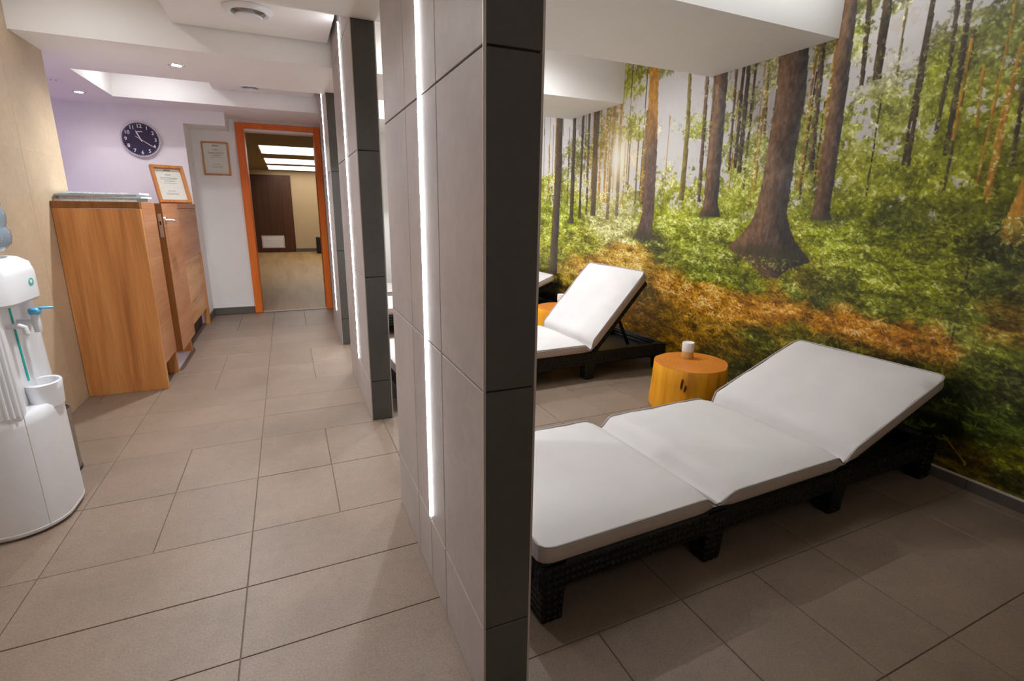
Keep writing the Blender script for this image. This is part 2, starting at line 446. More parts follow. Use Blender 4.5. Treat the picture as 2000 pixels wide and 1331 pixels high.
# ------------------------------------------------------------------ ceiling fittings
def downlight(loc, label, group, watts, lamp_w=1.0, col=(.91, .96, 1), ang=160):
    root = empty('downlight', loc); set_props(root, label, 'ceiling light', group)
    MB().lathe([(.030, -.002), (.046, -.004), (.050, 0), (.050, .004), (.030, .004)], seg=28, cap0=False, cap1=False).build('ring', M['chrome'], root, True)
    MB().lathe([(.031, .0), (.031, -.0012), (.0, -.0014)], seg=24, cap0=True, cap1=False).build('lamp', M['lamp'], root)
    ld = bpy.data.lights.new('downlight_bulb', 'SPOT'); ld.energy = watts; ld.color = col; ld.spot_size = math.radians(ang); ld.spot_blend = .9; ld.shadow_soft_size = .03
    lo = bpy.data.objects.new('bulb', ld); COL.objects.link(lo); lo.parent = root; lo.location = (0, 0, -.012)
    return root
downlight((-.57, 4.262, 2.08), 'recessed round downlight in the corridor beam above the wooden gate', 'recessed downlights', SPOT_W*2.0)
downlight((-1.467, 5.6, 2.08), 'recessed round downlight in the lilac reception ceiling near the clock', 'recessed downlights', SPOT_W*.18, col=(1, .93, .98))
downlight((-.45, 2.40, 2.055), 'recessed round downlight in the corridor ceiling above the water cooler', 'recessed downlights', SPOT_W*1.15)
downlight((-.9, 1.62, 2.4995), 'added unseen downlight in the high ceiling left of the viewer', 'recessed downlights', SPOT_W*1.0)  # unseen lamp, added to light the corridor faces of the pillars
downlight((-.9, 3.25, 2.4995), 'added unseen downlight in the high ceiling above the waste bin', 'recessed downlights', SPOT_W*.33)  # also added out of view, more light for the pillar faces
downlight((-.9, 5.2, 2.4995), 'added unseen downlight in the high ceiling near the orange door frame', 'recessed downlights', SPOT_W*.42)  # added lamp, out of view, brightens the far recess and end wall
lpn = empty('added_fill_panel', (1.0, -.98, 2.4995)); set_props(lpn, 'added flat rectangular fill light under the ceiling behind the viewer', 'ceiling light')  # unseen panel, added as soft frontal fill
B(-.75, .75, -.32, .32, -.012, 0, c=.002).build('frame', M['whitep'], lpn)
B(-.72, .72, -.29, .29, -.0135, -.0118).build('diffuser', M['soft'], lpn)
cv = empty('added_fill_bar', (1.65, 1.86, 2.4995)); set_props(cv, 'added long slim fill light under the high ceiling above the nearest lounger', 'ceiling light')  # unseen bar, added to brighten the beam face and the near mural
B(-.95, .95, -.022, .022, -.02, 0, c=.002).build('housing', M['whitep'], cv)
B(-.94, .94, -.016, .016, -.034, -.0202, c=.003).build('diffuser', M['fill_bar'], cv)
for i, (x_, y_) in enumerate(((.9, 3.33), (1.7, 3.36), (.95, 5.25), (1.75, 5.28))):
    downlight((x_, y_, 2.4995), ['recessed round downlight above the foot of the second lounger', 'recessed round downlight above the head of the second lounger',
              'recessed round downlight above the foot of the third lounger', 'recessed round downlight above the head of the third lounger'][i], 'relaxation room downlights', ROOM_W*(.78 if i < 2 else .85))

def valve(loc, r, label):
    root = empty('ceiling_valve', loc); set_props(root, label, 'air vent', 'round ceiling vents')
    k = r/.11
    MB().lathe([(.115*k, 0), (.118*k, -.006*k), (.108*k, -.020*k), (.095*k, -.024*k), (.082*k, -.018*k), (.078*k, .0)], seg=40, cap0=False, cap1=False).build('rim', M['whitep'], root, True)
    MB().lathe([(.080*k, -.001), (.080*k, -.0035), (0, -.004)], seg=32, cap0=True, cap1=False).build('throat', M['steel'], root, True)
    MB().lathe([(.030*k, -.004), (.030*k, -.026*k), (.060*k, -.028*k), (.066*k, -.036*k), (.060*k, -.042*k), (.0, -.046*k)], seg=32, cap0=True, cap1=False).build('disc', M['whitep'], root, True)
valve((-.09, 3.40, 2.215), .115, 'round white ceiling vent with a central disc, at the top edge of the photo')
valve((-.19, 5.43, 2.215), .09, 'round white ceiling vent in the far recess above the doorway')
cs = empty('ceiling_speaker', (-1.50, 5.13, 2.08)); set_props(cs, 'round perforated speaker in the reception ceiling left of the downlight', 'speaker')
MB().lathe([(.075, 0), (.075, -.003), (.066, -.005), (.0, -.004)], seg=32, cap0=True, cap1=False).build('grille', M['whitep'], cs, True)
for i in range(3):
    a = -.03+.03*i
    MB().lathe([(.006, -.0045), (.006, -.0062), (0, -.0062)], c=(a, 0, 0), seg=10).build('hole', M['black'], cs)

# far-room light panels
for i, (a, b, lb) in enumerate(((9.14, 10.55, 'nearest of the three bright ceiling light panels beyond the doorway'),
                               (11.5, 12.9, 'middle of the three bright ceiling light panels beyond the doorway'),
                               (13.45, 15.0, 'farthest of the three bright ceiling light panels beyond the doorway'))):
    r_ = empty('light_panel', (.7, (a+b)/2, 2.1)); set_props(r_, lb, 'ceiling light', 'light panels in the far room')
    h = (b-a)/2
    fm = MB().box(-1.01, 1.01, -h-.01, -h+.012, -.01, 0).box(-1.01, 1.01, h-.012, h+.01, -.01, 0).box(-1.01, -.988, -h, h, -.01, 0).box(.988, 1.01, -h, h, -.01, 0)
    fm.build('frame', M['white'], r_)
    B(-.99, .99, -h+.01, h-.01, -.006, -.001).build('diffuser', M['panel_light'], r_)

# purple light bar behind the reception counter
pl = empty('purple_light_bar', (-2.3, 5.0, .62)); set_props(pl, 'purple light bar on the low desk behind the reception counter', 'lamp')
B(-.5, .5, -.03, .03, -.62, -.01, c=.004).build('housing', M['whitep'], pl)
B(-.48, .48, -.012, .012, -.008, .012).build('tube', M['purple'], pl)

# ------------------------------------------------------------------ reception counter
rc = empty('reception_counter', (-.82, 3.895, 0)); set_props(rc, 'oak reception counter with a tall flat end panel, against the beige wall', 'counter')
def W(name, mt, x0, x1, y0, y1, z0, z1, c=.0015, par=rc, off=(.82, -3.895)):
    return B(x0+off[0], x1+off[0], y0+off[1], y1+off[1], z0, z1, c=c).build(name, M[mt], par)
W('end_panel', 'wood_v', -1.253, -.82, 3.895, 3.935, .0, 1.170)
W('top', 'wood_d', -1.253, -.822, 3.895, 4.30, 1.171, 1.211)
W('front_panel', 'wood_h', -.845, -.819, 3.936, 4.298, .165, 1.211)
W('plinth', 'steel', -.90, -.875, 3.936, 4.27, 0, .165)
W('jamb', 'wood_v', -.90, -.822, 4.27, 4.298, 0, .166)
W('back_panel', 'wood_v', -1.25, -1.225, 4.24, 4.298, 0, 1.17)
# fixed part beyond the gate
W('jamb', 'wood_v', -.955, -.824, 4.895, 4.925, 0, 1.165)
W('front_panel', 'wood_h', -.845, -.82, 4.926, 6.08, .735, 1.165)
W('plank_panel', 'wood_k', -.85, -.832, 5.0, 6.02, .165, .733)
for i in range(3):
    W('plank', 'wood_k', -.833, -.8275, 5.005, 6.015, .172+.188*i, .172+.188*i+.184, c=.002)
W('stile', 'wood_v', -.845, -.82, 4.926, 4.998, .165, .734)
W('end_jamb', 'wood_v', -.86, -.818, 6.022, 6.085, 0, .734)
W('plinth', 'black', -.905, -.885, 4.93, 6.02, 0, .165)
W('top', 'wood_h', -1.12, -.818, 4.893, 6.092, 1.166, 1.205)

gt = empty('counter_gate', (-.80, 4.315, 0)); set_props(gt, 'oak swing gate with a metal lever handle in the reception counter', 'gate')
gp = B(-.022, .018, 0, .572, .150, 1.205, c=.0015).build('leaf', M['wood_h'], gt)
B(-.022, .018, -.0012, .0, .150, 1.205).build('edge_band', M['wood_d'], gt)
lp = B(-.013, .009, -.004, -.001, .975, 1.135, c=.001).build('lock_plate', M['metal'], gt)
B(-.007, .003, -.0052, -.004, 1.06, 1.085).build('latch', M['black'], lp)
hd = empty('handle', (.018, .055, 1.09)); hd.parent = gt
MB().loft([[(x_, .026*math.cos(a), .026*math.sin(a)) for a in (2*math.pi*i/20 for i in range(20))] for x_ in (0, .008)]).build('rose', M['chrome'], hd)
MB().tube([(.006, 0, 0), (.045, 0, 0), (.052, .006, 0), (.052, .03, 0), (.052, .125, 0)], .0095, 10).build('lever', M['chrome'], hd, True)

# newspapers on the counter end
papers = ['bottom newspaper of the stack on the counter end', 'second newspaper from the bottom of the stack on the counter end', 'third newspaper from the bottom of the stack on the counter end',
          'fourth newspaper from the bottom of the stack on the counter end', 'top newspaper of the stack on the counter end, slightly curled']
pc = [rgb(232, 233, 232), rgb(182, 194, 202), rgb(222, 226, 228), rgb(164, 178, 190), rgb(238, 238, 236)]
for i, lb in enumerate(papers):
    o = MB(); hx = .205-.006*(i % 2); hy = .135-.004*((i+1) % 2); z0 = 0; n = 12
    th_ = .0105
    rings = []
    for k in range(n+1):
        u = -hx+2*hx*k/n; lift = (.002 if i == 4 else 0)*(1+math.sin(u*9+i))
        rings.append([(u, -hy, lift if i == 4 else 0), (u, hy, lift if i == 4 else 0), (u, hy, th_+lift), (u, hy*.2, th_+lift), (u, -hy, th_+lift*.6)])
    o.loft(rings)
    t = plain('newsprint_%d' % i, pc[i], .75, vary=.16, scale=70)
    nw = o.build('newspaper', t, loc=(-1.035+.012*((i*7) % 3-1), 4.105+.008*((i*5) % 3-1), 1.2112+i*.0108)); nw.rotation_euler[2] = .02*((i*3) % 5-2)
    set_props(nw, lb, 'newspaper', 'newspapers on the counter')

# ------------------------------------------------------------------ framed certificates
def certificate(label, loc, rx, rz, w_, h_, d_, bw, mt='frame_wood'):
    root = empty('framed_certificate', loc, rz); root.rotation_euler = (rx, 0, rz)
    set_props(root, label, 'picture frame', 'framed certificates')
    for x0, x1, z0, z1 in ((-w_/2, w_/2, 0, bw), (-w_/2, w_/2, h_-bw, h_), (-w_/2, -w_/2+bw, bw, h_-bw), (w_/2-bw, w_/2, bw, h_-bw)):
        B(x0, x1, -d_, 0, z0, z1, c=.002).build('frame_bar', M[mt], root)
    p = B(-w_/2+bw*.8, w_/2-bw*.8, -.006, -.001, bw*.8, h_-bw*.8).build('paper', M['paper'], root)
    tx = MB(); iw = w_/2-bw
    for k, (zz, ww, hh) in enumerate(((.87, .26, .012), (.76, .22, .006), (.68, .66, .004), (.645, .62, .004), (.59, .4, .005), (.54, .5, .003), (.33, .3, .004), (.27, .5, .003), (.235, .44, .003))):
        tx.box(-iw*ww, iw*ww, -.0066, -.006, h_*zz, h_*zz+hh)
    set_props(tx.build('print', M['ink'], p), kind='stuff')
    return root
certificate('certificate in a thin light wood frame hung on the white wall beside the doorway', (-.622, 6.5195, 1.507), 0, 0, .252, .335, .02, .014)
certificate('certificate in a thick wood frame leaning on top of the reception counter', (-.905, 5.62, 1.2055), math.radians(-20), math.radians(30), .265, .345, .035, .026)

# ------------------------------------------------------------------ wall clock
ck = empty('wall_clock', (-1.185, 6.0995, 1.785)); set_props(ck, 'round wall clock with silver rim, dark face and white numerals', 'clock')
RX = Matrix.Rotation(math.radians(90), 4, 'X')
MB().lathe([(.150, 0), (.158, .004), (.160, .022), (.155, .030), (.147, .030), (.145, .022)], seg=56, cap0=True, cap1=False).build('rim', M['silver'], ck, True, mat=RX)
MB().lathe([(.146, .010), (.146, .020), (0, .020)], seg=48, cap0=True, cap1=False).build('face', M['clockface'], ck, mat=RX)
def text_mesh(s, size, mt, parent, loc, name):
    cu = bpy.data.curves.new('txt', 'FONT'); cu.body = s; cu.size = size; cu.align_x = 'CENTER'; cu.align_y = 'CENTER'; cu.extrude = .0006; cu.offset = size*.018
    cu.resolution_u = 3
    t = bpy.data.objects.new('txt', cu); COL.objects.link(t)
    dg = bpy.context.evaluated_depsgraph_get(); me = bpy.data.meshes.new_from_object(t.evaluated_get(dg))
    bpy.data.objects.remove(t); me.materials.clear(); me.materials.append(mt)
    o = bpy.data.objects.new(name, me); COL.objects.link(o); o.parent = parent; o.location = loc; o.rotation_euler = (math.radians(90), 0, 0)
    return o
for h in range(1, 13):
    a = math.radians(30*h)
    text_mesh(str(h), .044, M['whitef'], ck, (.117*math.sin(a), -.0212, .117*math.cos(a)), 'numeral')
tk = MB()
for k in range(60):
    a = math.radians(6*k); R_ = Matrix.Rotation(a, 4, 'Y')
    q = MB().box(-.0008, .0008, -.0206, -.020, .137, .143)
    tk.add([tuple(R_ @ Vector(v)) for v in q.v], q.f)
tk.build('minute_marks', M['whitef'], ck)
B(-.022, .022, -.0206, -.020, .066, .072).build('maker_mark', M['whitef'], ck)
def hand(name, ang, L0, L1, w0, yy_):
    R_ = Matrix.Rotation(math.radians(ang), 4, 'Y')
    MB().add([(-w0*.6, yy_, -L0), (w0*.6, yy_, -L0), (w0, yy_, L1*.7), (0, yy_, L1), (-w0, yy_, L1*.7),
              (-w0*.6, yy_+.001, -L0), (w0*.6, yy_+.001, -L0), (w0, yy_+.001, L1*.7), (0, yy_+.001, L1), (-w0, yy_+.001, L1*.7)],
             [(0, 1, 2, 3, 4), (9, 8, 7, 6, 5), (0, 5, 6, 1), (1, 6, 7, 2), (2, 7, 8, 3), (3, 8, 9, 4), (4, 9, 5, 0)]).build(name, M['whitef'], ck, mat=R_)
hand('hour_hand', 337, .02, .088, .0055, -.0245)
hand('minute_hand', 124, .05, .125, .003, -.027)
MB().lathe([(.006, .02), (.006, .029), (0, .029)], seg=14).build('hub', M['whitef'], ck, mat=RX)

# ------------------------------------------------------------------ water cooler
wc = empty('water_cooler', (-1.252, 2.40, 0)); set_props(wc, 'white water cooler with blue tap and teal stripe against the beige wall', 'water cooler')
def dplan(dx, hy, r, n=8, back=0.0):
    """plan outline: flat back on the wall, rounded front corners"""
    pts = [(back, -hy)]
    for k in range(n+1):
        a = -math.pi/2+math.pi/2*k/n; pts.append((dx-r+r*math.cos(a), -hy+r+r*math.sin(a)))
    for k in range(n+1):
        a = math.pi/2*k/n; pts.append((dx-r+r*math.cos(a), hy-r+r*math.sin(a)))
    pts.append((back, hy)); return pts
def dloft(spec):
    return MB().loft([[(x_, y_, z) for x_, y_ in dplan(dx, hy, r, back=bk)] for dx, hy, r, z, bk in spec])
dloft([(.362, .190, .15, 0, 0), (.376, .202, .155, .012, 0), (.378, .204, .157, .03, 0), (.374, .202, .155, .42, 0), (.371, .200, .153, .45, 0), (.360, .192, .148, .462, 0)]).build('base_cabinet', M['whitep'], wc, True)
dloft([(.3775, .2035, .1565, .018, .02), (.3788, .2048, .1577, .021, .02), (.3788, .2048, .1577, .024, .02), (.3775, .2035, .1565, .027, .02)]).build('base_seam', M['whitep'], wc, True)
def colplan(k, z):
    h = [(0, -.190), (.250, -.190), (.300, -.180), (.328, -.155), (.333, -.128), (.326, -.106), (.314, -.090), (.307, -.078), (.305, -.05)]
    pts = h+[(x_, -y_) for x_, y_ in reversed(h)]
    return [(x_*k, y_*(.5+.5*k), z) for x_, y_ in pts]
MB().loft([colplan(1.0, .45), colplan(.985, .60), colplan(.965, .85)]).build('column', M['whitep'], wc, True)
fl = [(.02+.0165*i, -.190) for i in range(14)]+[(.251, -.190), (.268, -.188), (.284, -.1845), (.299, -.180), (.312, -.171), (.3225, -.160), (.329, -.147)]
for xx, yb_ in fl:
    MB().tube([(xx, yb_, .462), (xx*.966, yb_*.983, .85)], .0055, 8).build('flute', M['whitep'], wc, True)
dloft([(.352, .186, .11, .845, 0), (.362, .192, .115, .855, 0), (.362, .192, .115, .95, 0), (.352, .186, .11, .985, 0), (.325, .165, .10, 1.004, 0), (.28, .13, .09, 1.010, 0)]).build('head', M['whitep'], wc, True)
# drip cup
cupc = (.338, .03)
cu_ = MB(); seg = 28
for a0 in (0,):
    rings = []
    for r_, z in ((.055, .44), (.058, .50), (.060, .532), (.056, .537), (.051, .533), (.047, .49), (.0, .488)):
        rings.append([(cupc[0]+r_*.92*math.cos(a), cupc[1]+r_*1.25*math.sin(a), z) for a in (2*math.pi*i/seg for i in range(seg))])
    cu_.loft(rings, True, False)
cu_.build('drip_cup', M['whitep'], wc, True)
MB().tube([(.304, .012, .545), (.295, .012, .848)], .0042, 6).build('accent_stripe', M['teal'], wc)
tp = MB().tube([(.285, .045, .765), (.335, .045, .765), (.350, .045, .76), (.354, .045, .735)], .011, 12).build('tap', M['whitep'], wc, True)
tv = MB().lathe([(.012, .725), (.014, .745), (.014, .79), (.011, .80)], c=(.354, .045, 0), seg=18).build('tap_body', M['whitep'], wc, True)
lv = MB().box(.338, .372, .029, .061, .792, .816, c=.005).box(.367, .412, .038, .052, .812, .820, c=.003).build('tap_lever', M['blue'], wc, True)
MB().tube([(.285, -.035, .765), (.332, -.035, .765), (.346, -.035, .758), (.348, -.035, .735)], .010, 12).build('tap', M['whitep'], wc, True)
MB().tube([(.337, -.166, .465), (.3405, -.168, .25), (.342, -.169, .03)], .0012, 6).build('panel_seam', M['base_edge'], wc)
bd = MB().loft([[(.3625+.001*k, .045+.020*math.cos(a), .915+.014*math.sin(a)) for a in (2*math.pi*i/24 for i in range(24))] for k in (0, 1)]).build('badge', M['teal'], wc)
MB().loft([[(.3637+.0005*k, .043+.010*math.cos(a), .917+.007*math.sin(a)) for a in (2*math.pi*i/24 for i in range(24))] for k in (0, 1)]).build('emblem', M['whitef'], bd)

bt = empty('water_bottle', (-1.035, 2.41, 1.0105)); set_props(bt, 'large clear bluish water bottle standing upside down on the water cooler', 'water bottle')
MB().lathe([(.03, 0), (.05, .005), (.100, .022), (.122, .045), (.126, .07), (.124, .092), (.117, .100), (.116, .108), (.120, .118), (.122, .14), (.120, .158), (.114, .168), (.113, .195),
            (.112, .205), (.112, .262), (.115, .272), (.130, .29), (.134, .33), (.124, .345), (.130, .36), (.134, .41), (.12, .44), (.0, .45)], seg=36, cap0=True, cap1=False).build('body', M['bottle'], bt, True)
MB().lathe([(.1125, .204), (.1145, .206), (.1145, .238), (.1125, .240)], seg=36, cap0=False, cap1=False).build('label_band', M['teal'], bt, True)
MB().lathe([(.1130, .180), (.1142, .182), (.1142, .201), (.1130, .203)], seg=36, cap0=False, cap1=False).build('grip_band', M['black'], bt, True)

bn = empty('waste_bin', (-1.062, 2.775, 0)); set_props(bn, 'small round stainless steel bin on the floor behind the water cooler', 'bin')
MB().lathe([(.088, .014), (.088, .285), (.091, .290), (.091, .300), (.085, .300), (.084, .03), (0, .03)], seg=36, cap0=True, cap1=False).build('body', M['steel'], bn, True)
MB().lathe([(.090, 0), (.091, .004), (.091, .016), (.086, .018)], seg=36).build('base_ring', M['black'], bn, True)
MB().lathe([(.083, .282), (.083, .297), (0, .303)], seg=36, cap0=True, cap1=False).build('lid', M['black'], bn, True)

# ------------------------------------------------------------------ loungers and cushions
def sstep(t): t = max(0., min(1., t)); return t*t*(3-2*t)
WID = .705
def lounger(label, foot, ang, back_deg, clabel):
    root = empty('sun_lounger', (foot[0], foot[1], 0), ang); set_props(root, label, 'sun lounger', 'black woven loungers along the mural')
    R = M['rattan']; LEN = 2.105
    for y0, y1 in ((0, .045), (WID-.045, WID)):
        B(.0, LEN, y0, y1, .105, .205, c=.012).build('side_rail', R, root, True)
    for x0, x1 in ((0, .045), (LEN-.045, LEN)):
        B(x0, x1, .045, WID-.045, .115, .2045, c=.01).build('end_rail', R, root, True)
    for xc in (.70, 1.39):
        B(xc-.03, xc+.03, .045, WID-.045, .14, .2, c=.006).build('cross_bar', R, root)
    for xa in (.005, .66, 1.355, 2.02):
        for ya in (0.0, WID-.075):
            t = MB(); r0, r1 = .041, .037
            cx, cy = xa+.04, ya+.0375
            rings = []
            for h, z in ((r1-.006, .0), (r1, .006), (r1+.002, .06), (r0, .10), (r0+.012 if 0 else r0, .199)):
                rings.append([(cx+sx*h, cy+sy*h, z) for sx, sy in ((-1, -.85), (-.85, -1), (.85, -1), (1, -.85), (1, .85), (.85, 1), (-.85, 1), (-1, .85))])
            t.loft(rings); t.build('leg', R, root)
    B(.05, 1.36, .046, WID-.046, .195, .2085, c=.002).build('seat_panel', R, root)
    B(1.36, 2.062, .046, WID-.046, .128, .142, c=.002).build('back_deck', R, root)
    a = math.radians(back_deg); hx, hz = 1.42, .21
    Mx = Matrix.Translation((hx, 0, hz)) @ Matrix.Rotation(-a, 4, 'Y')
    bk = B(0, .66, .02, WID-.02, -.042, -.004, c=.008).build('back_frame', R, root, True, mat=Mx)
    # prop behind the back frame
    px, pz = hx+.40*math.cos(a)+.02, hz+.40*math.sin(a)-.045
    for yy_ in (.15, WID-.15):
        MB().tube([(px, yy_, pz), (min(hx+.40*math.cos(a)+.16, 2.03), yy_, .185)], .013, 8).build('back_prop', R, root)
    # cushion: own thing lying on the frame
    cz = empty('lounger_cushion', (foot[0], foot[1], 0), ang); set_props(cz, clabel, 'cushion', 'white cushions on the loungers')
    segs = [((.0, .2095, 0), .695, 0, True, False), ((.70, .2095, 0), .70, 0, False, False), ((1.405, .2115, 0), .70, a, False, True)]
    for (px, pz, _), ln, aa, free0, free1 in segs:
        Mx = Matrix.Translation((px, 0, pz)) @ Matrix.Rotation(-aa, 4, 'Y')
        NU = 30; NV = 14; T = .056; T0 = .014
        top = []; rings = []; pip0 = []; pip1 = []; pipe0 = []
        for k in range(NU+1):
            u = k/NU
            s = u*ln
            # crowd stations towards the ends
            s = ln*(u - .085*math.sin(4*math.pi*u)/ (1.0)*.5)
            e0 = sstep(s/.075); e1 = sstep((ln-s)/.075)
            pin = min(1.0 if free0 else e0, 1.0 if free1 else e1)
            rnd = 0.0
            if free0: rnd = max(rnd, 1-min(1, s/.05))
            if free1: rnd = max(rnd, 1-min(1, (ln-s)/.05))
            inset = .028*(1-math.sqrt(max(0, 1-rnd*rnd))) + .012*(1-pin)
            th_ = T0+(T-T0)*pin
            y0 = -.006+inset; y1 = WID+.006-inset
            ring = [(s, y0+.006, .0), (s, y0, .010), (s, y0-.003, th_*.5), (s, y0, th_-.008)]
            for q in range(NV+1):
                v = q/NV; yy_ = y0+.004+(y1-y0-.008)*v
                puff = .018*min(1, (pin*.85+.15))*(1-(2*v-1)**8)*(1 - (.0 if not free0 else max(0, 1-s/.12)**2) - (.0 if not free1 else max(0, 1-(ln-s)/.12)**2))
                wr = .0022*math.sin(23*s+5*v+px*7)*math.sin(7*v+3*s)+.0013*math.sin(61*s-9*v)*(1-pin*.4)
                ring.append((s, yy_, th_+puff+wr))
            ring += [(s, y1, th_-.008), (s, y1+.003, th_*.5), (s, y1, .010), (s, y1-.006, .0)]
            rings.append(ring); pip0.append((s, y0-.0025, th_+.0015)); pip1.append((s, y1+.0025, th_+.0015))
        nseg = MB().loft(rings).build('cushion_section', M['cloth'], cz, True, mat=Mx)
        me = nseg.data; me.materials.append(M['cloth_shade'])
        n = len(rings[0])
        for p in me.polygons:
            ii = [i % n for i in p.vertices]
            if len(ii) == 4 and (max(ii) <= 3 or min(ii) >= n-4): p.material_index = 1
        path = pip0+list(reversed(pip1))
        MB().tube(path, .0036, 8, closed=True).build('piping', M['piping'], nseg, True, mat=Mx)
    return root
A_ = math.radians(2.9)
lounger('black woven sun lounger closest to the viewer, back slightly raised', (.585, 1.118), A_, 20.5, 'white three-part cushion on the lounger closest to the viewer')
lounger('black woven sun lounger behind the tree stump, back raised steeply', (.545, 2.968), A_, 48, 'white cushion on the steeply raised lounger behind the tree stump')
lounger('black woven sun lounger farthest away, only its raised head end showing', (.585, 4.835), A_, 20.5, 'white cushion on the farthest lounger, its head corner showing beside the pillar')

lounger('black woven sun lounger at the far white wall, glimpsed between two pillars', (.62, 5.84), math.radians(1.2), 20.5, 'white cushion on the lounger at the far white wall')

# ------------------------------------------------------------------ tree stumps and candles
def stump(loc, rz, label, clabel, cpos):
    root = empty('tree_stump', (*loc, 0), rz); set_props(root, label, 'stump table', 'tree stump side tables')
    def wob(a, z): return 1+.035*math.sin(2*a+.6)+.02*math.sin(3*a+2)+.012*math.sin(7*a)+.008*math.sin(13*a+z*9)
    H_ = .30
    MB().lathe([(.222, 0), (.236, .008), (.240, .03), (.234, .10), (.229, .2), (.226, H_-.008), (.222, H_-.001)], seg=64, wob=wob).build('trunk', M['stump'], root, True)
    MB().lathe([(.2235, H_-.003), (.2225, H_), (.12, H_+.0003), (.0, H_+.0004)], seg=64, cap0=True, cap1=False, wob=wob).build('cut_face', M['stump_top'], root)
    # drying crack and two bark scars
    a0 = .95-rz; RC = .226*wob(a0, H_)
    MB().add([(.13*math.cos(a0), .13*math.sin(a0), H_+.0012), (RC*math.cos(a0+.05), RC*math.sin(a0+.05), H_+.0012), (RC*math.cos(a0-.05), RC*math.sin(a0-.05), H_+.0012),
              ((RC+.003)*math.cos(a0+.05), (RC+.003)*math.sin(a0+.05), .15), ((RC+.003)*math.cos(a0-.05), (RC+.003)*math.sin(a0-.05), .15)], [(0, 2, 1), (1, 2, 4, 3)]).build('crack', M['dark_door'], root)
    for (aa, zz, hh) in ((-2.50, .222, .034), (-2.41, .198, .022)):
        aa -= rz; RS = .2295*wob(aa, zz)
        MB().loft([[((RS+d)*math.cos(aa+.026*math.cos(t)*k+.01*math.sin(t)), (RS+d)*math.sin(aa+.026*math.cos(t)*k+.01*math.sin(t)), zz+hh*math.sin(t)*k) for t in (2*math.pi*i/10 for i in range(10))] for d, k in ((-.02, 1.1), (.004, 1.0))]).build('bark_scar', M['dark_door'], root)
    cn = empty('candle', (cpos[0], cpos[1], H_+.0005)); set_props(cn, clabel, 'candle', 'candles on the stumps')
    MB().lathe([(.034, 0), (.0365, .003), (.0365, .046)], seg=32).build('base', M['tan'], cn, True)
    MB().lathe([(.0368, .0455), (.0372, .048), (.0372, .098), (.035, .102), (.031, .100), (.030, .097), (0, .097)], seg=32, cap1=False).build('wax', M['wax'], cn, True)
    return root
stump((2.225, 2.345), .3, 'orange tree stump side table between the two nearest loungers', 'white candle on a tan base on the nearer stump table', (2.262, 2.425))
stump((2.34, 4.26), 1.3, 'orange tree stump side table half hidden behind the steeply raised lounger', 'white candle on the stump table half hidden behind the raised lounger', (2.40, 4.35))

# black speaker-like box in the far room
bx = empty('loudspeaker', (.80, 14.6, 0)); set_props(bx, 'small black box on the far room floor beside the door frame', 'speaker')
B(-.12, .12, -.12, .12, .01, .42, c=.01).build('body', M['black'], bx)
B(-.10, .10, -.126, -.12, .05, .38, c=.004).build('front_grille', M['black'], bx)

